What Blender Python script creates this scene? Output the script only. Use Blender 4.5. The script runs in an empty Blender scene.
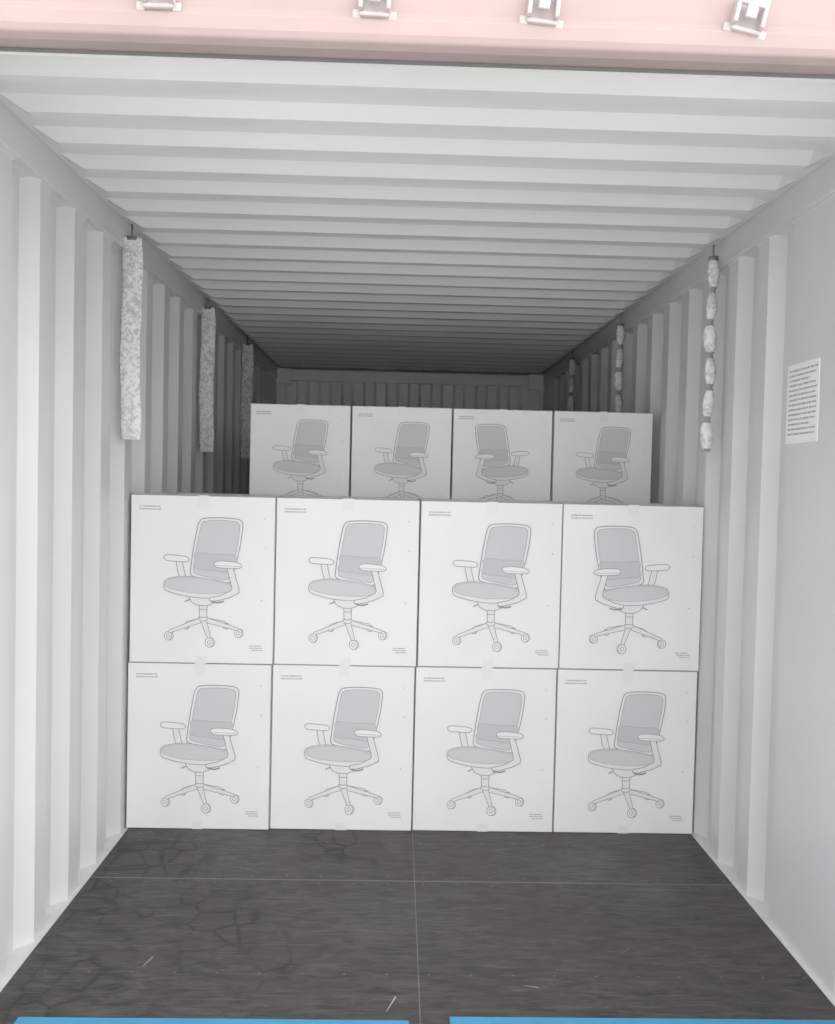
import bpy, bmesh, math, random
from mathutils import Matrix, Vector
random.seed(7)
scene = bpy.context.scene
try:
    scene.view_settings.view_transform = 'Standard'
    scene.view_settings.gamma = 1.17
except Exception: pass

# ---------------------------------------------------------------- materials
def mat(name, col, rough=0.5, metal=0.0, var=0.0, vscale=4.0, bump=0.0, bscale=60.0, spec=0.5):
    m = bpy.data.materials.new(name); m.use_nodes = True
    nt = m.node_tree; b = nt.nodes["Principled BSDF"]
    b.inputs["Base Color"].default_value = (*col, 1)
    b.inputs["Roughness"].default_value = rough
    b.inputs["Metallic"].default_value = metal
    b.inputs["Specular IOR Level"].default_value = spec
    tc = nt.nodes.new("ShaderNodeTexCoord")
    if var > 0:
        n = nt.nodes.new("ShaderNodeTexNoise"); n.inputs["Scale"].default_value = vscale
        n.inputs["Detail"].default_value = 6
        nt.links.new(tc.outputs["Object"], n.inputs["Vector"])
        r = nt.nodes.new("ShaderNodeValToRGB")
        r.color_ramp.elements[0].position = 0.3; r.color_ramp.elements[1].position = 0.7
        r.color_ramp.elements[0].color = (*[c*(1-var) for c in col], 1)
        r.color_ramp.elements[1].color = (*[min(1, c*(1+var*0.5)) for c in col], 1)
        nt.links.new(n.outputs["Fac"], r.inputs["Fac"])
        nt.links.new(r.outputs["Color"], b.inputs["Base Color"])
    if bump > 0:
        n2 = nt.nodes.new("ShaderNodeTexNoise"); n2.inputs["Scale"].default_value = bscale
        nt.links.new(tc.outputs["Object"], n2.inputs["Vector"])
        bp = nt.nodes.new("ShaderNodeBump"); bp.inputs["Strength"].default_value = bump
        bp.inputs["Distance"].default_value = 0.01
        nt.links.new(n2.outputs["Fac"], bp.inputs["Height"])
        nt.links.new(bp.outputs["Normal"], b.inputs["Normal"])
    return m

M_wall  = mat("painted_steel_grey", (0.635,0.642,0.640), 0.36, var=0.07, vscale=1.5, bump=0.07, bscale=9)
M_roof  = mat("painted_roof_grey", (0.69,0.695,0.69), 0.24, var=0.06, vscale=1.2, bump=0.05, bscale=8)
M_back  = mat("back_grey_light_lifted", (0.92,0.92,0.92), 0.4, var=0.04)  # wall paint with a lighter colour standing in for light at the far end
M_rail  = mat("rail_grey", (0.62,0.63,0.63), 0.4, var=0.05)
M_ledge = mat("floor_edge_sealant", (0.68,0.68,0.66), 0.6, var=0.1, vscale=20)
M_seal  = mat("seam_sealant", (0.15,0.15,0.145), 0.6, var=0.2, vscale=20)
M_pink  = mat("header_washed_out_red", (0.40,0.295,0.288), 0.5, var=0.08, vscale=5)  # container red, overexposed wash-out put into the pale colour
M_keep  = mat("keeper_cast_steel", (0.50,0.45,0.44), 0.45, metal=0.1, var=0.15, vscale=30)
M_card  = mat("white_carton_board", (0.80,0.80,0.812), 0.5, var=0.04, vscale=3, bump=0.05, bscale=7)
M_edge  = mat("carton_edge_kraft", (0.34,0.31,0.27), 0.8)
M_ink   = mat("print_ink_grey", (0.25,0.25,0.26), 0.7)
M_mesh  = mat("print_mesh_grey", (0.55,0.55,0.57), 0.7)
M_lumb  = mat("print_lumbar_grey", (0.50,0.50,0.52), 0.7)
M_seat  = mat("print_seat_grey", (0.57,0.57,0.59), 0.7)
M_light = mat("print_light_grey", (0.73,0.73,0.745), 0.7)
M_tape  = mat("packing_tape", (0.75,0.745,0.73), 0.3)
M_text  = mat("print_text_grey", (0.30,0.30,0.30), 0.7)
M_label = mat("label_paper", (0.88,0.88,0.88), 0.5)
M_lab_t = mat("label_text_dark", (0.30,0.30,0.32), 0.7)
M_blue  = mat("blue_plastic", (0.03,0.245,0.48), 0.4, var=0.1, vscale=10)
M_ground= mat("outside_concrete", (0.66,0.655,0.64), 0.9, var=0.1, vscale=1)
M_scuff = mat("scuff_dark", (0.22,0.20,0.19), 0.8)
M_scr   = mat("scratch_light", (0.13,0.128,0.123), 0.6)
M_screw = mat("screw_steel", (0.14,0.14,0.14), 0.35, metal=0.5)
M_hook  = mat("hook_steel", (0.20,0.20,0.20), 0.5, metal=0.5)

def bag_mat(name,dark,scale):
    m = mat(name, (0.74,0.74,0.74), 0.6)
    nt = m.node_tree; b = nt.nodes["Principled BSDF"]
    tc = nt.nodes.new("ShaderNodeTexCoord")
    v = nt.nodes.new("ShaderNodeTexNoise"); v.inputs["Scale"].default_value = scale
    v.inputs["Detail"].default_value = 2; v.inputs["Distortion"].default_value = 1.5
    nt.links.new(tc.outputs["Object"], v.inputs["Vector"])
    r = nt.nodes.new("ShaderNodeValToRGB")
    r.color_ramp.elements[0].position = 0.36; r.color_ramp.elements[1].position = 0.58
    r.color_ramp.elements[0].color = (dark,dark,dark*1.02,1); r.color_ramp.elements[1].color = (0.78,0.78,0.78,1)
    nt.links.new(v.outputs["Fac"], r.inputs["Fac"])
    nt.links.new(r.outputs["Color"], b.inputs["Base Color"])
    bp = nt.nodes.new("ShaderNodeBump"); bp.inputs["Strength"].default_value=0.25; bp.inputs["Distance"].default_value=0.01
    nt.links.new(v.outputs["Fac"], bp.inputs["Height"]); nt.links.new(bp.outputs["Normal"], b.inputs["Normal"])
    return m
M_bag = bag_mat("desiccant_bag_lace",0.46,36)
M_bag2 = bag_mat("desiccant_bag_plain",0.50,26)
M_bagseam = mat("desiccant_seam",(0.27,0.27,0.28),0.7)

def floor_mat():
    m = bpy.data.materials.new("dark_plywood_floor"); m.use_nodes = True
    nt = m.node_tree; N = nt.nodes.new; L = nt.links.new; b = nt.nodes["Principled BSDF"]
    tc = N("ShaderNodeTexCoord")
    def ramp(p0,c0,p1,c1):
        r=N("ShaderNodeValToRGB"); e=r.color_ramp.elements
        e[0].position=p0; e[1].position=p1; e[0].color=(*c0,1); e[1].color=(*c1,1); return r
    def mixc(fac,a,bb,mode='MIX'):
        x=N("ShaderNodeMix"); x.data_type='RGBA'; x.blend_type=mode
        L(fac,x.inputs[0])
        if isinstance(a,tuple): x.inputs[6].default_value=(*a,1)
        else: L(a,x.inputs[6])
        if isinstance(bb,tuple): x.inputs[7].default_value=(*bb,1)
        else: L(bb,x.inputs[7])
        return x.outputs[2]
    def mrange(src,a,b_,c,d):
        x=N("ShaderNodeMapRange"); L(src,x.inputs[0])
        for i,v in zip((1,2,3,4),(a,b_,c,d)): x.inputs[i].default_value=v
        return x.outputs[0]
    # veneer grain running across
    mp = N("ShaderNodeMapping"); mp.inputs["Scale"].default_value = (4, 14, 3)
    L(tc.outputs["Object"], mp.inputs["Vector"])
    n = N("ShaderNodeTexNoise"); n.inputs["Scale"].default_value = 2.2; n.inputs["Detail"].default_value = 10
    n.inputs["Distortion"].default_value=1.0; n.inputs["Roughness"].default_value=0.76
    L(mp.outputs["Vector"], n.inputs["Vector"])
    r=ramp(0.38,(0.010,0.0097,0.0092),0.66,(0.062,0.058,0.054)); L(n.outputs["Fac"], r.inputs["Fac"])
    n2 = N("ShaderNodeTexNoise"); n2.inputs["Scale"].default_value = 2.0; n2.inputs["Detail"].default_value = 6; n2.inputs["Roughness"].default_value=0.6
    L(tc.outputs["Object"], n2.inputs["Vector"])
    c1=mixc(mrange(n2.outputs["Fac"],0.46,0.68,0,0.6), r.outputs["Color"], (0.062,0.058,0.054))
    # worn cell pattern on the left side
    vo=N("ShaderNodeTexVoronoi"); vo.feature='DISTANCE_TO_EDGE'; vo.inputs["Scale"].default_value=9
    vo.inputs["Randomness"].default_value=0.75
    L(tc.outputs["Object"], vo.inputs["Vector"])
    sx=N("ShaderNodeSeparateXYZ"); L(tc.outputs["Object"],sx.inputs[0])
    n3=N("ShaderNodeTexNoise"); n3.inputs["Scale"].default_value=2.0; n3.inputs["Detail"].default_value=3
    L(tc.outputs["Object"], n3.inputs["Vector"])
    crack=mrange(vo.outputs["Distance"],0.015,0.07,1,0)
    ma=N("ShaderNodeMath"); ma.operation='MULTIPLY_ADD'; L(sx.outputs["X"],ma.inputs[0]); ma.inputs[1].default_value=-0.25; L(n3.outputs["Fac"],ma.inputs[2])
    patch=mrange(ma.outputs[0],0.58,0.72,0,0.75)
    mu=N("ShaderNodeMath"); mu.operation='MULTIPLY'; L(crack,mu.inputs[0]); L(patch,mu.inputs[1])
    c2=mixc(mu.outputs[0], c1, (0.006,0.006,0.006))
    last=c2
    for ang,sc in ((0.6,1.0),(-0.45,1.0),(1.45,0.8)):
        mp2=N("ShaderNodeMapping"); mp2.inputs["Rotation"].default_value=(0,0,ang); mp2.inputs["Scale"].default_value=(4*sc,55*sc,1)
        L(tc.outputs["Object"], mp2.inputs["Vector"])
        s=N("ShaderNodeTexNoise"); s.inputs["Scale"].default_value=1.5; s.inputs["Detail"].default_value=2
        L(mp2.outputs["Vector"], s.inputs["Vector"])
        last=mixc(mrange(s.outputs["Fac"],0.62,0.70,0,0.4), last, (0.10,0.095,0.09))
    L(last, b.inputs["Base Color"])
    b.inputs["Specular IOR Level"].default_value=0.30
    L(mrange(n2.outputs["Fac"],0.35,0.65,0.30,0.6), b.inputs["Roughness"])
    bp = N("ShaderNodeBump"); bp.inputs["Strength"].default_value=0.45; bp.inputs["Distance"].default_value=0.005
    L(n.outputs["Fac"], bp.inputs["Height"]); L(bp.outputs["Normal"], b.inputs["Normal"])
    return m
M_floor = floor_mat()

# ---------------------------------------------------------------- mesh helper
class MB:
    def __init__(s): s.v=[]; s.f=[]; s.m=[]; s.mats=[]
    def mi(s, m):
        if m not in s.mats: s.mats.append(m)
        return s.mats.index(m)
    def poly(s, pts, m):
        o=len(s.v); s.v += [tuple(p) for p in pts]; s.f.append(list(range(o,o+len(pts)))); s.m.append(s.mi(m))
    def box(s, x0,x1,y0,y1,z0,z1,m,rot=None):
        c=[(x0,y0,z0),(x1,y0,z0),(x1,y1,z0),(x0,y1,z0),(x0,y0,z1),(x1,y0,z1),(x1,y1,z1),(x0,y1,z1)]
        if rot: c=[tuple(rot@Vector(p)) for p in c]
        o=len(s.v); s.v+=c
        for f in [(0,3,2,1),(4,5,6,7),(0,1,5,4),(1,2,6,5),(2,3,7,6),(3,0,4,7)]:
            s.f.append([o+i for i in f]); s.m.append(s.mi(m))
    def grid(s, rows, m, mf=None):
        o=len(s.v); n=len(rows[0])
        for r in rows: s.v += [tuple(p) for p in r]
        for i in range(len(rows)-1):
            mm = mf(i) if mf else m
            for j in range(n-1):
                s.f.append([o+i*n+j,o+i*n+j+1,o+(i+1)*n+j+1,o+(i+1)*n+j]); s.m.append(s.mi(mm))
    def obj(s, name, loc=(0,0,0), parent=None, bevel=0, smooth=False):
        me=bpy.data.meshes.new(name); me.from_pydata(s.v,[],s.f)
        for m in s.mats: me.materials.append(m)
        for p,i in zip(me.polygons,s.m): p.material_index=i; p.use_smooth=smooth
        me.update()
        ob=bpy.data.objects.new(name,me); scene.collection.objects.link(ob); ob.location=loc
        if parent: ob.parent=parent
        if bevel:
            b=ob.modifiers.new("bevel",'BEVEL'); b.width=bevel; b.segments=2; b.limit_method='ANGLE'
        return ob

Y0, Y1 = 1.81, 7.72      # door end / far end
HW = 1.170               # half inner width
ZR = 2.40                # roof
ZP = 2.285               # top of the corrugated panels
# ---------------------------------------------------------------- side walls
def wall_profile(flat_zone=None, start=Y0+0.06, phase=0.0):
    pts=[(start,0.0)]; y=start+0.05+phase
    D=0.042
    while y < Y1-0.30:
        if flat_zone and y+0.21>flat_zone[0] and y<flat_zone[1]:
            y=flat_zone[1]; continue
        pts += [(y,0.0),(y+0.048,D),(y+0.048+0.094,D),(y+0.190,0.0)]
        y += 0.278
    pts.append((Y1,0.0))
    return pts
def side_wall(name, sgn, flat, phase):
    mb=MB(); pr=wall_profile(flat,phase=phase)
    rows=[]
    for z in (-0.02,ZP):
        rows.append([(sgn*(HW+d),y,z) for y,d in pr])
    mb.grid(rows,M_wall)
    mb.box(min(sgn*(HW+0.046),sgn*(HW+0.05)),max(sgn*(HW+0.046),sgn*(HW+0.05)),Y0,Y1+0.06,-0.1,2.42,M_wall)
    rows=[[(sgn*(HW+d),y,ZP) for y,d in pr],[(sgn*(HW-0.004),y,ZP+0.02) for y,d in pr]]
    mb.grid(rows,M_rail)
    return mb
wl=side_wall("wall_left",-1,None,0.0).obj("wall_left")
wr=side_wall("wall_right",1,(2.53,2.84),0.02).obj("wall_right")

for nm,sgn in (("trim_1",-1),("trim_2",1)):
    mb=MB(); a,b=sorted((sgn*(HW-0.014),sgn*(HW+0.041)))
    mb.box(a,b,Y0+0.05,Y1,ZP+0.012,ZR+0.004,M_rail); mb.obj(nm,bevel=0.006)
# ---------------------------------------------------------------- roof
mb=MB(); pr=[(Y0+0.02,ZR),(Y0+0.26,ZR)]; y=Y0+0.30
while y<Y1-0.25:
    pr += [(y,ZR),(y+0.034,ZR-0.032),(y+0.072,ZR-0.032),(y+0.106,ZR)]
    y+=0.209
pr.append((Y1+0.04,ZR))
cols=[]
for x,f in ((-1.2,0),(-1.14,0),(-1.08,1),(1.08,1),(1.14,0),(1.2,0)):
    cols.append([(x,yy,ZR-(ZR-zz)*f) for yy,zz in pr])
mb.grid(cols,M_roof)
mb.box(-1.22,1.22,Y0,Y1+0.06,ZR+0.012,ZR+0.02,M_roof)
mb.obj("ceiling")
# ---------------------------------------------------------------- back wall
mb=MB(); pr=[(-1.20,0.0)]; x=-1.10
while x<1.10-0.15:
    pr += [(x,0.0),(x+0.022,0.045),(x+0.102,0.045),(x+0.124,0.0)]; x+=0.1955
pr.append((1.20,0.0))
mb.grid([[(x,Y1+d,z) for x,d in pr] for z in (-0.02,2.29)],M_back)
mb.box(-1.22,1.22,Y1+0.05,Y1+0.06,-0.1,2.42,M_back)
mb.box(-1.03,1.03,Y1-0.03,Y1+0.045,2.29,2.385,M_back)
for s in (-1,1):
    a,b=sorted((s*1.03,s*1.165)); mb.box(a,b,Y1-0.045,Y1+0.045,2.26,2.395,M_back)
    a,b=sorted((s*1.13,s*1.165)); mb.box(a,b,Y1-0.02,Y1+0.045,0,2.26,M_back)
mb.obj("wall_back",bevel=0.004)
# ---------------------------------------------------------------- floor
mb=MB()
mb.box(-1.215,1.215,Y0,Y1,-0.10,-0.004,M_ledge)
seams=[Y0+0.02,3.100,4.320,5.56,6.76,Y1-0.01]
for i in range(len(seams)-1):
    for a,b in ((-1.150,-0.0014),(0.0014,1.150)):
        mb.box(a,b,seams[i]+0.0040,seams[i+1]-0.0040,-0.008,0.0,M_floor)
    mb.box(-1.150,1.150,seams[i]-0.0039,seams[i]+0.0039,-0.006,-0.0004,M_seal)
mb.box(-0.0013,0.0013,seams[0],seams[-1],-0.006,-0.0008,M_seal)
def disc(mb,cx,cy,cz,r,m,n=10):
    mb.poly([(cx+r*math.cos(2*math.pi*k/n),cy+r*math.sin(2*math.pi*k/n),cz) for k in range(n)],m)
for ys in (1.95,2.5,3.07,3.13,3.43):
    for k in range(-9,10):
        disc(mb,k*0.122+0.03,ys,0.0006,0.0035,M_screw)
M_scrb=mat("scratch_bright",(0.42,0.41,0.39),0.6)
for (x0,y0,x1,y1,w,m_) in ((-0.09,2.32,-0.065,2.39,0.004,M_scrb),(-0.80,2.53,-0.785,2.58,0.0035,M_scrb),(-0.81,2.52,-0.79,2.53,0.003,M_scr),(-0.82,2.83,-0.76,2.84,0.002,M_scr),
        (0.15,2.75,0.24,2.79,0.002,M_scr),(0.43,2.95,0.47,3.0,0.002,M_scr),(-0.35,2.9,-0.30,2.905,0.002,M_scr),(0.62,2.62,0.66,2.66,0.002,M_scr),
        (0.34,2.48,0.44,2.47,0.002,M_scr),(-0.55,3.3,-0.45,3.32,0.003,M_scr),(0.30,2.45,0.34,2.44,0.003,M_scrb),(0.25,2.90,0.30,2.905,0.003,M_scr)):
    d=Vector((x1-x0,y1-y0,0)).normalized(); p=Vector((-d.y,d.x,0))*w/2
    A=Vector((x0,y0,0.0008));B=Vector((x1,y1,0.0008))
    mb.poly([A-p*0.4,B-p,B+p,A+p*0.4],m_)
mb.obj("floor")
mb=MB(); mb.box(-1.22,1.22,Y0-0.08,Y0,-0.15,-0.01,M_pink); mb.obj("trim_3",bevel=0.004)
for nm,s in (("trim_4",-1),("trim_5",1)):
    mb=MB(); a,b=sorted((s*1.165,s*1.23)); mb.box(a,b,Y0-0.08,Y0+0.06,-0.15,2.50,M_pink); mb.obj(nm,bevel=0.006)

# ---------------------------------------------------------------- door header with cam keepers
mb=MB(); HZ=0.030
prof=[(1.875,2.30),(1.875,2.275),(1.80,2.258),(1.775,2.262),(1.768,2.275),(1.768,2.305),(1.778,2.316),(1.778,2.50),(1.80,2.53),(1.90,2.53),(1.90,2.40),(1.875,2.375)]
mb.grid([[(x,yy,zz+HZ) for yy,zz in prof+[prof[0]]] for x in (-1.23,1.23)],M_pink)
header=mb.obj("door_header",bevel=0.004)
mb=MB(); mb.grid([[(x,1.872,2.265+HZ) ,(x,1.885,2.265+HZ),(x,1.92,2.375),(x,2.03,2.397)] for x in (-1.17,1.17)],M_roof)
mb.obj("header_plate",parent=header)
def keeper(i,x,z,tilt):
    k=MB(); T=Matrix.Rotation(tilt,4,'Y')@Matrix.Scale(0.88,4)
    k.box(-0.034,0.034,-0.006,0.0,-0.02,0.05,M_keep,T)
    for s in (-1,1):
        a,b=sorted((s*0.026,s*0.036))
        k.box(a,b,-0.034,0.0,-0.020,0.045,M_keep,T)
        a,b=sorted((s*0.030,s*0.050))
        k.box(a,b,-0.012,0.0,-0.034,-0.014,M_keep,T)
    k.box(-0.030,0.030,-0.036,-0.026,0.022,0.040,M_keep,T)
    k.box(-0.013,0.013,-0.036,-0.026,-0.006,0.024,M_keep,T)
    k.box(-0.034,0.034,-0.020,0.0,-0.030,-0.020,M_keep,T)
    k.obj("cam_keeper_%d"%i,(x,1.778,z),header,bevel=0.003)
for i,(x,z,t) in enumerate(((-0.580,2.365,0.0),(-0.156,2.363,0.03),(0.176,2.360,0.10),(0.585,2.356,0.22))):
    keeper(i+1,x,z,t)

# ---------------------------------------------------------------- cartons with printed chair
def cr(pts, closed=True, k=6):
    out=[]; n=len(pts)
    rng = range(n) if closed else range(n-1)
    for i in rng:
        if closed: p0,p1,p2,p3=[Vector(pts[(i+j)%n]) for j in (-1,0,1,2)]
        else: p0,p1,p2,p3=[Vector(pts[max(0,min(n-1,i+j))]) for j in (-1,0,1,2)]
        for s in range(k):
            t=s/k
            out.append(0.5*((2*p1)+(-p0+p2)*t+(2*p0-5*p1+4*p2-p3)*t*t+(-p0+3*p1-3*p2+p3)*t**3))
    if not closed: out.append(Vector(pts[-1]))
    return out

def make_carton(name, W, D, H, flip, sc, seed):
    rnd=random.Random(seed)
    bm=bmesh.new(); bmesh.ops.create_cube(bm,size=1.0)
    for v in bm.verts: v.co=Vector((v.co.x*W,v.co.y*D,(v.co.z+0.5)*H))
    bmesh.ops.bevel(bm,geom=bm.edges[:],offset=0.003,segments=2,affect='EDGES',profile=0.5)
    mb=MB(); mb.mi(M_card); ec=mb.mi(M_edge)
    bm.verts.index_update()
    mb.v+=[tuple(v.co) for v in bm.verts]
    for f in bm.faces:
        mb.f.append([v.index for v in f.verts]); mb.m.append(ec if f.calc_area()<0.01 else 0)
    bm.free()
    K=0.58/146*sc
    state={'o':0.0004,'flip':flip}
    yf=-D/2
    artw=146*K
    def P(p,off):
        x=(p[0]-130)*K-artw/2
        if state['flip']: x=-x
        return (x, yf-off, H-(p[1]-495)*K)
    def fill(pts,m):
        state['o']+=0.00006
        mb.poly([P(p,state['o']) for p in pts],m)
    def stroke(pts,closed=True,w=0.7,m=M_ink):
        state['o']+=0.00006
        n=len(pts); L=[];R=[]
        for i in range(n):
            if closed: a,b=Vector(pts[i-1]),Vector(pts[(i+1)%n])
            else: a,b=Vector(pts[max(0,i-1)]),Vector(pts[min(n-1,i+1)])
            d=(b-a); d=d.normalized() if d.length>1e-9 else Vector((1,0))
            q=Vector((-d.y,d.x))*w/2; c=Vector(pts[i]); L.append(c+q); R.append(c-q)
        if closed: L.append(L[0]);R.append(R[0])
        mb.grid([[P(p,state['o']) for p in L],[P(p,state['o']) for p in R]],m)
    def shape(pts,m,smooth=True,w=0.7):
        q=cr(pts) if smooth else cr([v for a,b in zip(pts,pts[1:]+pts[:1]) for v in ( (a[0]*.92+b[0]*.08,a[1]*.92+b[1]*.08),(a[0]*.08+b[0]*.92,a[1]*.08+b[1]*.92))],True,3)
        fill(q,m); stroke(q,True,w)
    def circle(c,rx,ry,m,w=0.65):
        q=[Vector((c[0]+rx*math.cos(2*math.pi*k/18),c[1]+ry*math.sin(2*math.pi*k/18))) for k in range(18)]
        fill(q,m); stroke(q,True,w)
    hub=(204.5,620)
    def leg(e,w0,w1):
        h=Vector(hub); e=Vector(e); d=(e-h).normalized(); q=Vector((-d.y,d.x))
        pts=[h+q*w0,e+q*w1,e+d*1.5,e-q*w1,h-q*w0]
        fill(pts,M_light); stroke(pts,True,0.65)
    def caster(c,r):
        circle((c[0]+1.3,c[1]),r*0.85,r,M_light); circle(c,r*0.85,r,M_card); circle(c,r*0.4,r*0.5,M_light,0.5)
    caster((187,627.5),3.0); caster((227,626.5),3.0)
    leg((188,624),2.0,1.2); leg((226,623),2.0,1.2)
    caster((169.5,637.5),4.4); caster((240,633.5),4.4)
    leg((171,633),2.6,1.5); leg((239,629.5),2.6,1.5)
    caster((211,643.5),4.8); leg((210.5,638),3.0,1.8)
    circle((204.5,619),4.6,3.0,M_light)
    shape([(200.5,603),(208.5,603),(208,618),(201,618)],M_light,False)
    stroke([Vector((200.7,610)),Vector((208.2,610))],False,0.7)
    shape([(189,596),(220,597),(214,604),(207,606.5),(199,606),(193,603)],M_light,False)
    stroke(cr([(212,602),(219,603),(225,601.5)],False),False,1.5)
    stroke(cr([(191,600),(186,602.5)],False),False,1.2)
    shape([(176.5,561),(182.5,561),(185,572),(188,582),(182,582),(178.5,572)],M_light,False)
    shape([(164.5,558),(167,555.5),(178,555.8),(187,557),(189.5,559.5),(187,562),(176,561.8),(167,561)],M_card)
    shape([(199.5,521.5),(204,518),(220,517),(237,518),(242,520.5),(243,526),(240.5,546),(236,566),(232.5,578),(229,582.5),(214,581),(197,577.5),(191.5,574.5),(191.5,568),(194,548),(197.5,528)],M_light,True,0.85)
    inner=cr([(202,523),(206,520.5),(220,519.5),(235,520.5),(239,522.5),(240,527),(237.6,546),(233.3,565),(230.3,576),(227,579.5),(214,578),(199,574.8),(194.5,572),(194.5,567),(197,548),(200.3,529)])
    fill(inner,M_mesh); stroke(inner,True,0.5)
    lum=cr([(196.6,553),(215,554),(236,555),(233.5,565),(231.5,572),(213,570.5),(195,568),(195.2,561)])
    fill(lum,M_lumb); stroke(lum,True,0.35)
    shape([(164.5,585),(167,580.5),(175,578),(188,576.8),(206,578.5),(222,581),(233,584.5),(237.5,589),(235,594),(222,597.5),(205,598.5),(188,597),(173,593.5),(166,590.5)],M_light)
    s2=cr([(165.8,585),(168,581.3),(176,579),(188,577.9),(206,579.6),(222,582.1),(232,585.3),(235,588.5),(232,591.3),(220,593.6),(205,594),(188,592.8),(174,590.2),(167.5,587.8)])
    fill(s2,M_seat); stroke(s2,True,0.4)
    shape([(227.5,566),(233.5,566),(237,578),(240.3,589),(240,593),(231,597.5),(217,601.5),(211,601),(211,598),(222,595.5),(232,590.5),(233,587.5)],M_light,False,0.75)
    shape([(215,563.5),(218,561),(229,560.8),(239,562.3),(242.5,565),(240,567.6),(228,567.8),(218,567)],M_card)
    stroke(cr([(216,565),(229,565.5),(241,566)],False),False,0.4)
    # small printed lines of text (too fine to read in the photo)
    def textline(x,y,w,h):
        e=x+w
        while x<e:
            ww=rnd.uniform(0.5,1.1)
            mb.poly([P((x,y),0.0006),P((x+ww,y),0.0006),P((x+ww,y+h),0.0006),P((x,y+h),0.0006)],M_text)
            x+=ww+rnd.choice((0.35,0.35,0.35,0.8))
    state['flip']=False     # text is never mirrored
    textline(139,506,21,1.4); textline(139,508.8,21,1.4)
    textline(251,646,12,1.0); textline(251,648.2,13,1.0); textline(254,650.4,10,1.0)
    for q in ((265,517),(266,547),(263,600)):
        mb.poly([P((q[0]+0.6*math.cos(k*math.pi/4),q[1]+0.6*math.sin(k*math.pi/4)),0.0006) for k in range(8)],M_text)
    tw=0.022*sc; t=0.0006
    mb.poly([(-tw,yf-t,H-0.045),(tw,yf-t,H-0.047),(tw,yf-t,H+t),(-tw,yf-t,H+t)],M_tape)
    mb.poly([(-tw,yf-t,H+t),(tw,yf-t,H+t),(tw,-yf+t,H+t),(-tw,-yf+t,H+t)],M_tape)
    mb.poly([(-tw,yf-t,0.0),(tw,yf-t,0.0),(tw,yf-t,0.030),(-tw,yf-t,0.031)],M_tape)
    mb.poly([(-0.001,yf,H+0.0002),(0.001,yf,H+0.0002),(0.001,-yf,H+0.0002),(-0.001,-yf,H+0.0002)],M_edge)
    me=bpy.data.meshes.new(name); me.from_pydata(mb.v,[],mb.f)
    for m in mb.mats: me.materials.append(m)
    for p,i in zip(me.polygons,mb.m): p.material_index=i
    me.update()
    return me
BW,BD,BH=0.577,0.58,0.676
big=make_carton("chair_carton",BW,BD,BH,False,1.0,1)
bigf=make_carton("chair_carton_mirrored",BW,BD,BH,True,1.0,2)
SW,SD,SH=0.480,0.36,0.595
sm=make_carton("small_chair_carton",SW,SD,SH,False,0.83,3)
smf=make_carton("small_chair_carton_mirrored",SW,SD,SH,True,0.83,4)
def place(me,name,x,y,z,r=0):
    ob=bpy.data.objects.new(name,me); scene.collection.objects.link(ob)
    ob.location=(x,y,z); ob.rotation_euler=(0,0,math.radians(r)); return ob
YF=3.545
for tier in range(2):
    for i in range(4):
        x=-1.158+BW/2+i*0.5795+(0.003 if tier else -0.002)
        y=YF+BD/2+i*0.006+random.uniform(-.005,.005)
        place(bigf if (tier==1 and i==3) else big,"chair_carton",x,y,tier*(BH+0.0005),random.uniform(-.2,.2))
for tier in range(3):
    for i in range(4):
        x=-0.803+SW/2+i*0.4860
        place(smf if (tier==2 and i==2) else sm,"small_chair_carton",x,4.24+SD/2+random.uniform(-.006,.006),tier*(SH+0.0005),random.uniform(-.2,.2))

# ---------------------------------------------------------------- desiccant strips
def strip(name,x,y,ztop,length,npouch,w,ang,twist):
    mb=MB(); A=math.radians(ang); ph=length/npouch; rows_f=[]
    steps=10
    for i in range(npouch*steps+1):
        t=i/steps; fr=t-int(t) if i<npouch*steps else 0
        bul=math.sin(math.pi*fr)**0.9 if 0<fr<1 else 0
        z=-t*ph; a=A+twist*math.sin(int(t)*2.3)
        ww=w*(0.90+0.10*bul)/2 if not twist else w*(0.40+0.60*bul)/2
        th=0.003+(0.007 if not twist else 0.016)*bul
        u=Vector((math.cos(a),math.sin(a),0)); nrm=Vector((-u.y,u.x,0))
        sway=Vector((0.004*math.sin(t*2.1),0,0))
        ring=[]
        for k in range(12):
            c=2*math.pi*k/12
            ring.append(tuple(u*ww*math.cos(c)+nrm*th*math.sin(c)*(1-0.3*abs(math.cos(c)))+Vector((0,0,z))+sway))
        ring.append(ring[0]); rows_f.append(ring)
    body=M_bag2 if twist else M_bag
    mb.grid(rows_f,body,(lambda i: M_bagseam if (i%steps in (0,steps-1)) else body) if twist else None)
    mb.poly(rows_f[0][:-1],body); mb.poly(rows_f[-1][:-1],body)
    mb.box(-0.003,0.003,-0.003,0.003,-0.002,0.05,M_hook)
    mb.box(-0.018,0.018,-0.005,0.005,-0.010,0.004,M_hook)
    return mb.obj(name,(x,y,ztop),smooth=True)
for (x,y) in ((-1.127,3.42),(-1.127,4.76),(-1.127,6.00)):
    strip("desiccant_strip",x,y,2.335,0.77,4,0.078,5,0)
for (x,y) in ((1.118,3.43),(1.118,4.86),(1.118,6.20)):
    strip("desiccant_strip",x,y,2.325,0.755,6,0.056,15,0.3)

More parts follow.
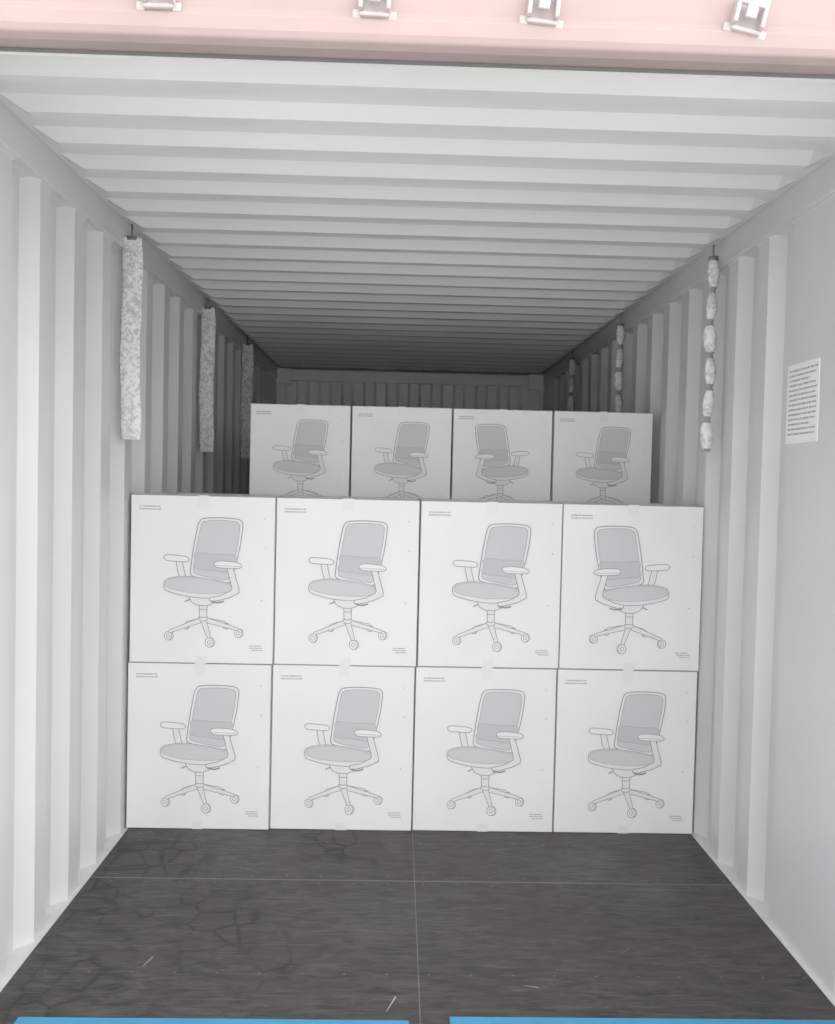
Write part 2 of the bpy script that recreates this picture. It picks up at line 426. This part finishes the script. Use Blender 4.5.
# ---------------------------------------------------------------- label on right wall
mb=MB(); rnd=random.Random(3); X=HW-0.0012
y0,y1,z0,z1=2.630,2.845,1.575,1.827
mb.box(X-0.0005,X+0.0012,y0,y1,z0,z1,M_label)
z=z1-0.018
while z>z0+0.018:
    y=y1-0.014; end=y0+rnd.choice((0.015,0.02,0.06))
    h=0.006
    while y>end:
        ww=rnd.uniform(0.004,0.010)
        mb.poly([(X-0.0008,y,z),(X-0.0008,y-ww,z),(X-0.0008,y-ww,z-h),(X-0.0008,y,z-h)],M_lab_t)
        y-=ww+rnd.choice((0.002,0.002,0.005))
    z-=0.0155
mb.obj("instruction_label")
mb=MB()
for (yy,zz,w,h) in ((2.37,0.49,0.008,0.03),(2.372,0.455,0.006,0.018),(2.365,0.43,0.012,0.008)):
    mb.poly([(-HW+0.001,yy,zz),(-HW+0.001,yy+w,zz+0.004),(-HW+0.001,yy+w*0.8,zz+h),(-HW+0.001,yy-w*0.2,zz+h*0.9)],M_scuff)
mb.obj("paint_scuff",parent=wl)

# ---------------------------------------------------------------- blue boards by the door
mb=MB(); mb.box(-1.050,-0.030,1.83,2.275,0.0,0.006,M_blue); mb.obj("blue_floor_board",bevel=0.002)
mb=MB(); mb.box(0.078,1.14,1.83,2.293,0.0,0.006,M_blue); mb.obj("blue_floor_board",bevel=0.002)

# ---------------------------------------------------------------- outside ground
mb=MB(); mb.poly([(-40,-40,-0.15),(40,-40,-0.15),(40,40,-0.15),(-40,40,-0.15)],M_ground); mb.obj("ground")

# ---------------------------------------------------------------- light (bright hazy sky, brighter on one side)
w=bpy.data.worlds.new("sky"); scene.world=w; w.use_nodes=True
nt=w.node_tree; bg=nt.nodes["Background"]
tc=nt.nodes.new("ShaderNodeTexCoord"); sp=nt.nodes.new("ShaderNodeSeparateXYZ")
nt.links.new(tc.outputs["Generated"],sp.inputs[0])
mr=nt.nodes.new("ShaderNodeMapRange"); mr.inputs[1].default_value=-1; mr.inputs[2].default_value=1
mr.inputs[3].default_value=1.5; mr.inputs[4].default_value=4.1
nt.links.new(sp.outputs["X"],mr.inputs[0]); nt.links.new(mr.outputs[0],bg.inputs["Strength"])
bg.inputs["Color"].default_value=(1.0,0.995,0.983,1)

# ---------------------------------------------------------------- camera
cam=bpy.data.cameras.new("camera"); co=bpy.data.objects.new("camera",cam); scene.collection.objects.link(co)
cam.sensor_fit='VERTICAL'; cam.sensor_height=24; cam.lens=880/1024*24; cam.clip_start=0.02
R=Matrix.Rotation(math.radians(-1.31),4,'Z')@Matrix.Rotation(math.radians(90-1.85),4,'X')@Matrix.Rotation(math.radians(1.3),4,'Z')
co.matrix_world=Matrix.Translation((-0.090,0,1.42))@R
scene.camera=co
